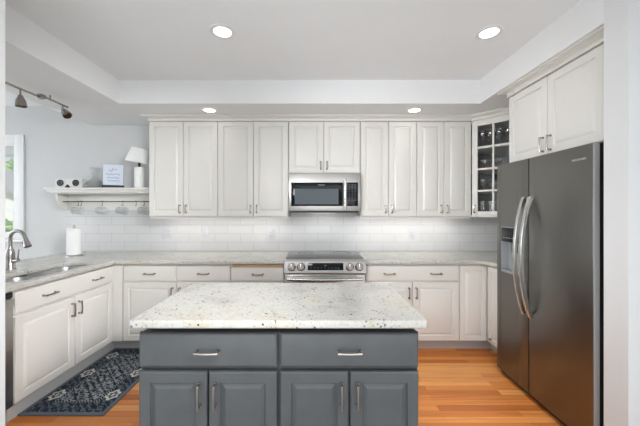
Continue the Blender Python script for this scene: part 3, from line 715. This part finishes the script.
fill('glass_bowl', 'clear glass bowl on the second shelf of the glass corner cabinet', 'glass bowl', 'bowls in the corner cabinet', bowlp, SHELF[1] + 0.0095, [(-0.10, 0.09), (0.045, 0.09), (-0.03, 0.22), (0.115, 0.225)])
fill('goblet', 'short clear goblet on the third shelf of the glass corner cabinet', 'goblet', 'goblets in the corner cabinet', goblet, SHELF[0] + 0.0095, [(-0.108, 0.075), (-0.012, 0.075), (0.084, 0.075), (-0.06, 0.17), (0.04, 0.17)])
fill('drinking_glass', 'tall clear drinking glass at the bottom of the glass corner cabinet', 'glass', 'drinking glasses in the corner cabinet', tumbler, 0.0205, [(-0.115, 0.075), (-0.035, 0.075), (0.045, 0.075), (0.12, 0.075), (-0.08, 0.16), (0.0, 0.16), (0.085, 0.16)])

# cabinet over the refrigerator (front faces -X)
FCX = 1.62
t = thing('wall_cabinet', 'cream two-door cabinet above the refrigerator', 'wall cabinet', (FCX, 0, 1.752), R(-90), group='cream wall cabinets')
# local x = -world Y, local y = world X - FCX
MB().box(-2.508, -1.606, 0.02, XR - FCX - 0.003, 0.0, UZ1 - 1.752 + 0.02).build('body', M['cab'], t)
door(t, -2.506, -2.096, 0.004, UZ1 - 1.752 - 0.012, M['cab'], 'R', 'bottom'); door(t, -2.093, -1.680, 0.004, UZ1 - 1.752 - 0.012, M['cab'], 'L', 'bottom')
MB().box(-1.678, -1.606, 0.0, 0.02, 0.004, UZ1 - 1.752 - 0.012).build('filler_strip', M['cab'], t)

# crown moulding along all wall cabinets
prof = [(-0.02, UZ1 - 0.006), (0.010, UZ1 - 0.006), (0.010, UZ1 + 0.006), (0.002, UZ1 + 0.008), (0.004, UZ1 + 0.016), (0.012, UZ1 + 0.024), (0.026, UZ1 + 0.030), (0.044, UZ1 + 0.033), (0.044, UZ1 + 0.037), (0.058, UZ1 + 0.037), (0.058, ZS - 0.0005), (-0.02, ZS - 0.0005)]
cr = MB(); cr.sweep([(-1.757, YW - 0.001), (-1.757, YU), (1.656, YU), (1.945, 2.881), (1.945, 2.51), (FCX, 2.51), (FCX, 1.604)], prof)
struct(cr.build('trim_1', M['cab'], angle=25), 'cream crown moulding on top of the wall cabinets', 'trim')

# ------------------------------------------------------------------ refrigerator (front faces -X)
FX0 = 1.545
t = thing('refrigerator', 'dark stainless side-by-side refrigerator with a water dispenser', 'refrigerator', (FX0, 0, 0), R(-90))
# local x = -Y ; local y = X - FX0
yn, yf, ys = -1.664, -2.547, -2.172
MB().box(yf + 0.008, yn - 0.012, 0.075, 0.70, 0.035, 1.730).build('body', mat('dark_grey_case', (0.03, 0.03, 0.032), 0.5), t)
def fdoor(x0, x1, hole=None):
    b = MB(); b.use(M['darksteel'])
    if not hole: b.box(x0, x1, 0.0, 0.036, 0.045, 1.745, 0.006, 3)
    else:
        hx0, hx1, hz0, hz1 = hole
        b.box(x0, hx0, 0, 0.036, 0.045, 1.745, 0.004); b.box(hx1, x1, 0, 0.036, 0.045, 1.745, 0.004)
        b.box(hx0 - 0.004, hx1 + 0.004, 0.0005, 0.036, 0.045, hz0); b.box(hx0 - 0.004, hx1 + 0.004, 0.0005, 0.036, hz1, 1.745)
    d = b.build('door', M['darksteel'], t)
    if hole:
        b = MB(); b.box(x0 + .002, hx0, 0.036, 0.062, 0.047, 1.743); b.box(hx1, x1 - .002, 0.036, 0.062, 0.047, 1.743); b.box(hx0, hx1, 0.036, 0.062, 0.047, hz0); b.box(hx0, hx1, 0.036, 0.062, hz1, 1.743)
        b.build('door_liner', M['dark'], d)
    else: MB().box(x0 + .002, x1 - .002, 0.0365, 0.062, 0.047, 1.743).build('door_liner', M['dark'], d)
    MB().box(x0 + 0.01, x1 - 0.01, 0.062, 0.074, 0.06, 1.73).build('gasket', M['rubber'], d)
    return d
HO = (-2.490, -2.275, 0.865, 1.235)
d1 = fdoor(yf, ys - 0.003, HO); d2 = fdoor(ys + 0.003, yn)
MB().box(yn - 0.0005, yn + 0.0015, 0.002, 0.033, 0.047, 1.743).build('door_edge', M['edge_glint'], d2)  # paler strip, light caught on the door edge put into its colour
# dispenser
dsp = MB(); hx0, hx1, hz0, hz1 = HO
dsp.box(hx0, hx1, 0.055, 0.06, hz0, hz1); dsp.box(hx0, hx0 + 0.006, 0.002, 0.055, hz0, hz1); dsp.box(hx1 - 0.006, hx1, 0.002, 0.055, hz0, hz1); dsp.box(hx0 + .006, hx1 - .006, 0.002, 0.055, hz0, hz0 + 0.012); dsp.box(hx0 + .006, hx1 - .006, 0.002, 0.055, hz1 - 0.006, hz1)
dsp = dsp.build('dispenser', mat('dispenser_grey', (0.36, 0.38, 0.40), 0.35), d1)
MB().box(hx0 + 0.006, hx1 - 0.006, -0.001, 0.03, 1.115, hz1 - 0.006, 0.002).build('dispenser_panel', M['blackglass'], dsp)
b = MB()
for i in range(5): b.box(hx0 + 0.03 + i * 0.034, hx0 + 0.046 + i * 0.034, -0.0016, -0.0005, 1.145, 1.149)
b.build('dispenser_marks', M['mark'], dsp)
MB().box(-2.41, -2.36, 0.03, 0.054, 1.03, 1.112, 0.006).build('paddle', M['dark'], dsp)
MB().box(hx0 + 0.01, hx1 - 0.01, -0.006, 0.05, hz0 + 0.012, hz0 + 0.022, 0.003).build('drip_tray', M['steel'], dsp)
def fhandle(x, d):
    b = MB(); N = 18; z0, z1 = 0.605, 1.462; pts = []
    tmp = bmesh.new(); rings = []
    for i in range(N + 1):
        u = -1 + 2 * i / N; o = -0.012 - 0.066 * (1 - abs(u) ** 2.2); z = z0 + (z1 - z0) * i / N; w, h = 0.014, 0.011
        rings.append([tmp.verts.new((x + a, o + c, z)) for a, c in ((-w, -h + .004), (-w + .006, -h), (w - .006, -h), (w, -h + .004), (w, h), (-w, h))])
    for a, c in zip(rings, rings[1:]):
        for i in range(6): tmp.faces.new((a[i], a[(i + 1) % 6], c[(i + 1) % 6], c[i]))
    tmp.faces.new(rings[0]); tmp.faces.new(rings[-1]); b._add(tmp)
    for z in (z0 + 0.008, z1 - 0.008): b.box(x - 0.012, x + 0.012, -0.012, 0.002, z - 0.012, z + 0.012)
    b.build('handle', M['handle_steel'], d)
fhandle(ys - 0.034, d1); fhandle(ys + 0.034, d2)
text_mesh('FRIGIDAIRE', 0.0165, 0.0005, Matrix.Translation((-1.756, -0.0006, 1.664)) @ Matrix.Rotation(R(90), 4, 'X'), 'logo', M['logo'], d2, 1.15)
MB().box(yf + 0.01, yn - 0.01, 0.03, 0.075, 0.008, 0.043).build('kick_grille', M['dark'], t)
b = MB()
for x in (yf + 0.05, yn - 0.05):
    for y in (0.10, 0.62): b.cyl((x, y, 0), (x, y, 0.036), 0.018, n=12)
b.build('feet', M['dark'], t)
b = MB()
for x in (yf + 0.05, yn - 0.06): b.box(x - 0.03, x + 0.03, 0.02, 0.12, 1.7305, 1.7485, 0.003)
b.build('hinge_covers', M['rubber'], t)

# ------------------------------------------------------------------ island
IY, IZT = 1.330, ZT
IX0, IX1, IXM = -0.784, 0.463, -0.162
for x0, x1, lab in ((IX0, IXM, 'grey island cabinet on the left with a drawer above two doors'), (IXM, IX1, 'grey island cabinet on the right with a drawer above two doors')):
    t = thing('island_cabinet', lab, 'island cabinet', (0, IY, 0), group='grey island cabinets')
    base_body(t, x0 + 0.0005, x1 - 0.0005, 0.60, M['island'], toe=M['island'], z0=0.11, toed=0.08, gap=True)
    lx0 = x0 + (0.001 if x0 == IX0 else 0.006); lx1 = x1 - (0.006 if x0 == IX0 else 0.002); m_ = (lx0 + lx1) / 2
    drawer(t, lx0, lx1, 0.668, 0.823, M['island'], (m_,), zoff=-0.004)
    IR = [(0.0015, 0.004), (0.006, 0.0), (0.050, 0.0), (0.052, 0.009), (0.057, 0.009), (0.076, 0.001), (0.079, 0.001)]
    door(t, lx0, m_ - 0.003, 0.125, 0.650, M['island'], 'R', rings=IR); door(t, m_ + 0.003, lx1, 0.125, 0.650, M['island'], 'L', rings=IR)
def clipped(x0, x1, y0, y1, r0, r1, n=6):
    pts = []
    for cx, cy, a, r in ((x1 - r0, y0 + r0, -90, r0), (x1 - r1, y1 - r1, 0, r1), (x0 + r1, y1 - r1, 90, r1), (x0 + r0, y0 + r0, 180, r0)):
        for k in range(n + 1): pts.append((cx + r * math.cos(R(a + 90 * k / n)), cy + r * math.sin(R(a + 90 * k / n))))
    return pts
tag(slab('worktop', [clipped(-0.811, 0.490, 1.290, 1.985, 0.02, 0.045)], ZB, ZT, GR, 0.009), 'thick speckled granite worktop of the island', 'worktop')

# ------------------------------------------------------------------ rug
RW, RL = 0.575, 0.975
rm = rugmat(RW, RL)
rg = MB().box(-RW / 2, RW / 2, -RL / 2, RL / 2, 0, 0.009, 0.003).build('rug', rm, None, (-1.985 + RW / 2 + 0.004, 1.993 + RL / 2, 0.0005))
tag(rg, 'navy and white patterned runner rug in front of the sink cabinet', 'rug')

# ------------------------------------------------------------------ shelf and what is on it
SY0, SZ = 3.28, 1.62
t = thing('wall_shelf', 'cream wall shelf with brackets left of the wall cabinets', 'shelf', (0, 0, 0))
b = MB(); b.box(-2.975, -1.760, SY0, YW - 0.001, SZ - 0.022, SZ, 0.004); b.box(-2.955, -1.760, SY0 + 0.02, YW - 0.001, SZ - 0.048, SZ - 0.022, 0.004); b.box(-2.935, -1.760, SY0 + 0.036, YW - 0.001, SZ - 0.062, SZ - 0.048, 0.004)
b.build('shelf_board', M['cab'], t)
MB().box(-2.905, -1.760, YW - 0.024, YW - 0.0105, 1.372, SZ - 0.062, 0.002).build('back_board', M['cab'], t)
for x in (-2.872, -1.775):
    b = MB(); tmp = bmesh.new(); pf = [(YW - 0.025, 1.375), (YW - 0.05, 1.38)] + [(YW - 0.05 - 0.12 * math.sin(R(a)), 1.38 + (SZ - 0.062 - 1.38) * (1 - math.cos(R(a)))) for a in (20, 40, 60, 75, 90)] + [(YW - 0.025, SZ - 0.0625)]
    for s_ in (0,):
        a1 = [tmp.verts.new((x - 0.012, y, z)) for y, z in pf]; a2 = [tmp.verts.new((x + 0.012, y, z)) for y, z in pf]
        tmp.faces.new(a1); tmp.faces.new(a2[::-1])
        for i in range(len(pf)): tmp.faces.new((a1[i], a1[(i + 1) % len(pf)], a2[(i + 1) % len(pf)], a2[i]))
    b._add(tmp); b.build('bracket', M['cab'], t)
RY, RZ = 3.405, 1.470
MB().cyl((-2.860, RY, RZ), (-1.787, RY, RZ), 0.0055, n=10).build('hanging_rail', M['rubber'], t)
# hooks and hanging glass mugs
hookp = []
for i in range(13):
    a = R(200 - 230 * i / 12); hookp.append((0.0, 0.009 * math.cos(a), 0.0 + 0.009 * math.sin(a)))
hookp += [(0, 0.009, -0.02), (0, 0.008, -0.03)] + [(0, 0.011 * math.cos(R(a)) - 0.003, -0.036 + 0.011 * math.sin(R(a))) for a in range(0, -181, -30)]
hk = MB().tube(hookp, 0.0022, 6).build('hook', M['rubber'])
hx = [-2.690, -2.655, -2.418, -2.185, -2.032, -1.942]
names = ['leftmost dark S-hook on the rail under the shelf', 'second dark S-hook from the left on the shelf rail', 'dark S-hook on the shelf rail holding the second glass mug',
         'dark S-hook on the shelf rail holding the third glass mug', 'empty dark S-hook near the right end of the shelf rail', 'rightmost dark S-hook on the shelf rail by the cabinet']
for i, x in enumerate(hx):
    o = hk if i == 0 else hk.copy()
    if i: C.objects.link(o)
    o.location = (x, RY, RZ - 0.0005); tag(o, names[i], 'hook', 'hooks on the shelf rail')
mugs = [(-2.690, 12, 'leftmost clear glass mug hanging above the paper towels'), (-2.418, -8, 'second clear glass mug from the left hanging under the shelf'),
        (-2.185, 10, 'third clear glass mug from the left hanging under the shelf'), (-1.942, 60, 'rightmost clear glass mug hanging beside the wall cabinet')]
m0 = None
for x, a, lab in mugs:
    if m0 is None:
        m0 = thing('glass_mug', lab, 'mug', group='glass mugs hanging under the shelf')
        # lies on its side: cup axis along X, handle upward over the hook
        mt = Matrix.Translation((-0.055, 0, -0.058)) @ Matrix.Rotation(R(90), 4, 'Y')
        MB().lathe([(0, 0), (0.034, 0), (0.038, 0.004), (0.042, 0.110), (0.0395, 0.110), (0.035, 0.008), (0, 0.008)], n=24, mtx=mt).build('cup', M['glass'], m0)
        MB().tube([(-0.036 + 0.036 * (1 - math.cos(R(k))), 0, -0.020 + 0.0205 * math.sin(R(k))) for k in range(0, 181, 15)], 0.0045, 8).build('handle', M['glass'], m0)
        o = m0
    else: o = copy_thing(m0, None, lab)
    o.location = (x, RY - 0.003, RZ - 0.046); o.rotation_euler = (0, R(6), R(a))
# small white speaker pair
def shelf_x(px, y=3.36): return (px - 315) * y / 300
t = thing('speaker_pair', 'small white unit with two round black discs at the left end of the shelf', 'speaker', (shelf_x(69.6), 3.37, SZ))
MB().box(-0.150, 0.150, -0.03, 0.05, 0.0, 0.105, 0.012, 3).build('body', M['white'], t)
for s in (-1, 1):
    q = Matrix.Translation((s * 0.086, -0.03, 0.056)) @ Matrix.Rotation(R(90), 4, 'X')
    dsc = MB().lathe([(0, 0.004), (0.014, 0.005), (0.020, 0.003), (0.026, 0.008), (0.033, 0.010), (0.036, 0.006), (0.036, 0.0)], n=28, mtx=q).build('cone', M['rubber'], t)
    MB().lathe([(0.015, 0.0052), (0.018, 0.0065), (0.021, 0.0045)], n=24, mtx=q).build('ring', mat('speaker_ring', (0.12, 0.12, 0.12), 0.6), dsc)
b = MB(); b.box(-0.022, 0.022, -0.048, -0.0305, 0.001, 0.022, 0.005); b.lathe([(0.013, 0), (0.010, 0.014), (0, 0.018)], (0, -0.039, 0.02), 12); b.build('stand_knob', M['rubber'], t)
# glass decanter
t = MB().lathe([(0, 0), (0.088, 0), (0.104, 0.012), (0.106, 0.030), (0.088, 0.058), (0.050, 0.082), (0.032, 0.11), (0.030, 0.17), (0.040, 0.21), (0.050, 0.235), (0.048, 0.235), (0.037, 0.208), (0.028, 0.17), (0.029, 0.112), (0.047, 0.086), (0.084, 0.061), (0.101, 0.032), (0.098, 0.014), (0.085, 0.006), (0, 0.006)], n=36).build('decanter', M['glass'], None, (shelf_x(93.5), 3.385, SZ + 0.0005))
tag(t, 'clear glass decanter with a wide base on the shelf', 'decanter')
# standing sign on a dark base
t = thing('framed_sign', 'small pale blue printed sign on a dark stand on the shelf', 'sign', (shelf_x(113.3), 3.36, SZ), R(22)); t.scale = (0.88, 1, 1)
MB().box(-0.115, 0.115, -0.03, 0.03, 0.0, 0.030, 0.004).build('stand', M['rubber'], t)
MB().box(-0.111, 0.112, -0.010, 0.010, 0.0305, 0.262, 0.002).build('board', mat('board_edge', (0.30, 0.33, 0.40), 0.6), t)
p = MB().box(-0.108, 0.111, -0.0125, -0.0105, 0.033, 0.260).build('print', M['sign'], t)
b = MB(); rnd = random.Random(3)
for z, h, x0, x1, w in ((0.180, 0.040, -0.045, 0.055, 0.008), (0.140, 0.020, -0.075, 0.085, 0.006), (0.106, 0.015, -0.065, 0.07, 0.005), (0.074, 0.012, -0.06, 0.075, 0.005)):
    x = x0; pts = []
    while x < x1:
        pts.append((x, -0.0135, z + h * rnd.uniform(0.0, 1.0))); x += w * rnd.uniform(0.7, 1.5)
    b.tube(pts, 0.0026, 5)
b.build('script_lines', M['ink'], p)
# table lamp with tilted shade
t = thing('table_lamp', 'small white table lamp with a tilted cone shade on the shelf', 'lamp', (shelf_x(138.0), 3.385, SZ))
MB().lathe([(0, 0), (0.050, 0), (0.052, 0.004), (0.052, 0.228), (0.048, 0.235), (0, 0.235)], n=32).build('base', M['shade'], t)
MB().cyl((0, 0, 0.235), (0, 0, 0.30), 0.014, n=12).build('socket', M['dark'], t)
q = Matrix.Translation((-0.020, 0, 0.287)) @ Matrix.Rotation(R(11), 4, 'Y')
MB().lathe([(0.124, 0.0), (0.126, 0.002), (0.088, 0.160), (0.086, 0.158), (0.124, 0.0)], n=36, mtx=q).build('lamp_shade', M['shade'], t)
MB().tube([tuple(q @ Vector((-0.118, 0, 0.01))), tuple(q @ Vector((0.118, 0, 0.01)))], 0.003, 6).build('shade_bar', M['dark'], t)

# ------------------------------------------------------------------ outlets on the backsplash
plate = mat('outlet_plate', (0.60, 0.60, 0.63), 0.35)
def outlet(px, py, w, lab, kind):
    x = (px - 315) * YW / 300; z = CAM_H - (py - 211) * YW / 300
    t = thing('wall_outlet', lab, 'outlet', (x, YW - 0.010, z), group='white outlets on the backsplash')
    MB().box(-w / 2, w / 2, -0.005, 0.0, -0.058, 0.058, 0.002).build('cover_plate', plate, t)
    for xx in ((0,) if w < 0.1 else (-0.023, 0.023)):
        f = MB().box(xx - 0.016, xx + 0.016, -0.007, -0.0045, -0.034, 0.034, 0.001).build('socket_face', plate, t)
        b = MB()
        for zz in (-0.018, 0.018):
            for s in (-0.006, 0.006): b.box(xx + s - 0.001, xx + s + 0.001, -0.0074, -0.0065, zz - 0.004, zz + 0.004)
        b.build('slots', M['rubber'], f)
outlet(167.5, 233, 0.115, 'white double outlet on the tiles below the leftmost wall cabinet', 2)
outlet(205.5, 231.5, 0.072, 'small white outlet on the tiles in line with the left can light', 1)
outlet(271.5, 234, 0.072, 'white outlet on the tiles just left of the range', 1)
outlet(411, 234, 0.072, 'white outlet on the tiles right of the range', 1)

# ------------------------------------------------------------------ recessed ceiling lights
def can_light(px, py, z, rin, rout, power, lab):
    y = (z - CAM_H) * 300 / (211 - py); x = (px - 315) * y / 300
    t = thing('recessed_light', lab, 'ceiling light', (x, y, z), group='recessed ceiling lights')
    MB().lathe([(rin, -0.004), (rin + 0.004, -0.007), (rout - 0.004, -0.005), (rout, -0.0005)], n=36).build('trim_ring', M['trim'], t)
    MB().lathe([(0, -0.005), (rin * 0.7, -0.005), (rin, -0.0035)], n=36).build('lens', M['lamp_lens'], t)
    l = bpy.data.lights.new('recessed_light_lamp', 'SPOT'); l.energy = power; l.color = (0.98, 0.985, 1.0); l.spot_size = R(116); l.spot_blend = 0.5; l.shadow_soft_size = 0.06
    lo = bpy.data.objects.new('recessed_light_lamp', l); C.objects.link(lo); lo.parent = t; lo.location = (0, 0, -0.012)
can_light(222.5, 31.5, ZC, 0.058, 0.088, 2.2, 'recessed round light in the raised ceiling, left side')
can_light(489, 32.5, ZC, 0.058, 0.088, 2.2, 'recessed round light in the raised ceiling, right side')
can_light(209.5, 110, ZS, 0.055, 0.075, 1.2, 'recessed round light in the soffit, above the left wall cabinets')
can_light(414.5, 110, ZS, 0.055, 0.075, 1.2, 'recessed round light in the soffit, above the right wall cabinets')

# ------------------------------------------------------------------ track light under the left soffit
t = thing('track_light', 'brushed nickel track light with two spot heads under the left soffit', 'track light', (-2.285, 0, ZS))
zr = -0.045
MB().tube([(0.0, 2.50, zr + 0.006), (0.002, 2.77, zr)], 0.009, 8).build('rail', M['nickel'], t)
MB().tube([(-0.02, 1.75, zr + 0.002), (-0.018, 2.53, zr - 0.004)], 0.009, 8).build('rail', M['nickel'], t)
b = MB(); b.box(-0.03, 0.012, 2.495, 2.535, zr - 0.016, zr + 0.020, 0.004); b.build('joint', M['nickel'], t)
b = MB()
for y in (2.0, 2.60): b.cyl((-0.01, y, zr), (-0.01, y, 0.0), 0.006, n=8)
b.build('ceiling_stem', M['nickel'], t)
def head(x, y, z, tilt, yaw, st):
    h = MB().cyl((x, y, z), (x, y, z - st), 0.0055, n=8).build('stem', M['nickel'], t)
    q = Matrix.Translation((x, y, z - st)) @ Matrix.Rotation(yaw, 4, 'Z') @ Matrix.Rotation(tilt, 4, 'Y')
    s = MB().lathe([(0, 0.004), (0.014, 0.0), (0.020, -0.018), (0.030, -0.040), (0.036, -0.075), (0.037, -0.088), (0.034, -0.088), (0.033, -0.074), (0.026, -0.040), (0, -0.03)], n=20, mtx=q).build('spot_shade', M['nickel'], t)
    return q
head(-0.018, 2.345, zr - 0.003, R(-4), 0, 0.050)
q = head(0.002, 2.715, zr - 0.001, R(-48), R(-20), 0.040)
MB().tube([tuple(q @ Vector((0, 0, -0.01))), tuple(q @ Vector((-0.02, 0, 0.005))), (-0.085, 2.715, zr - 0.028)], 0.003, 6).build('aiming_arm', M['handle_steel'], t)
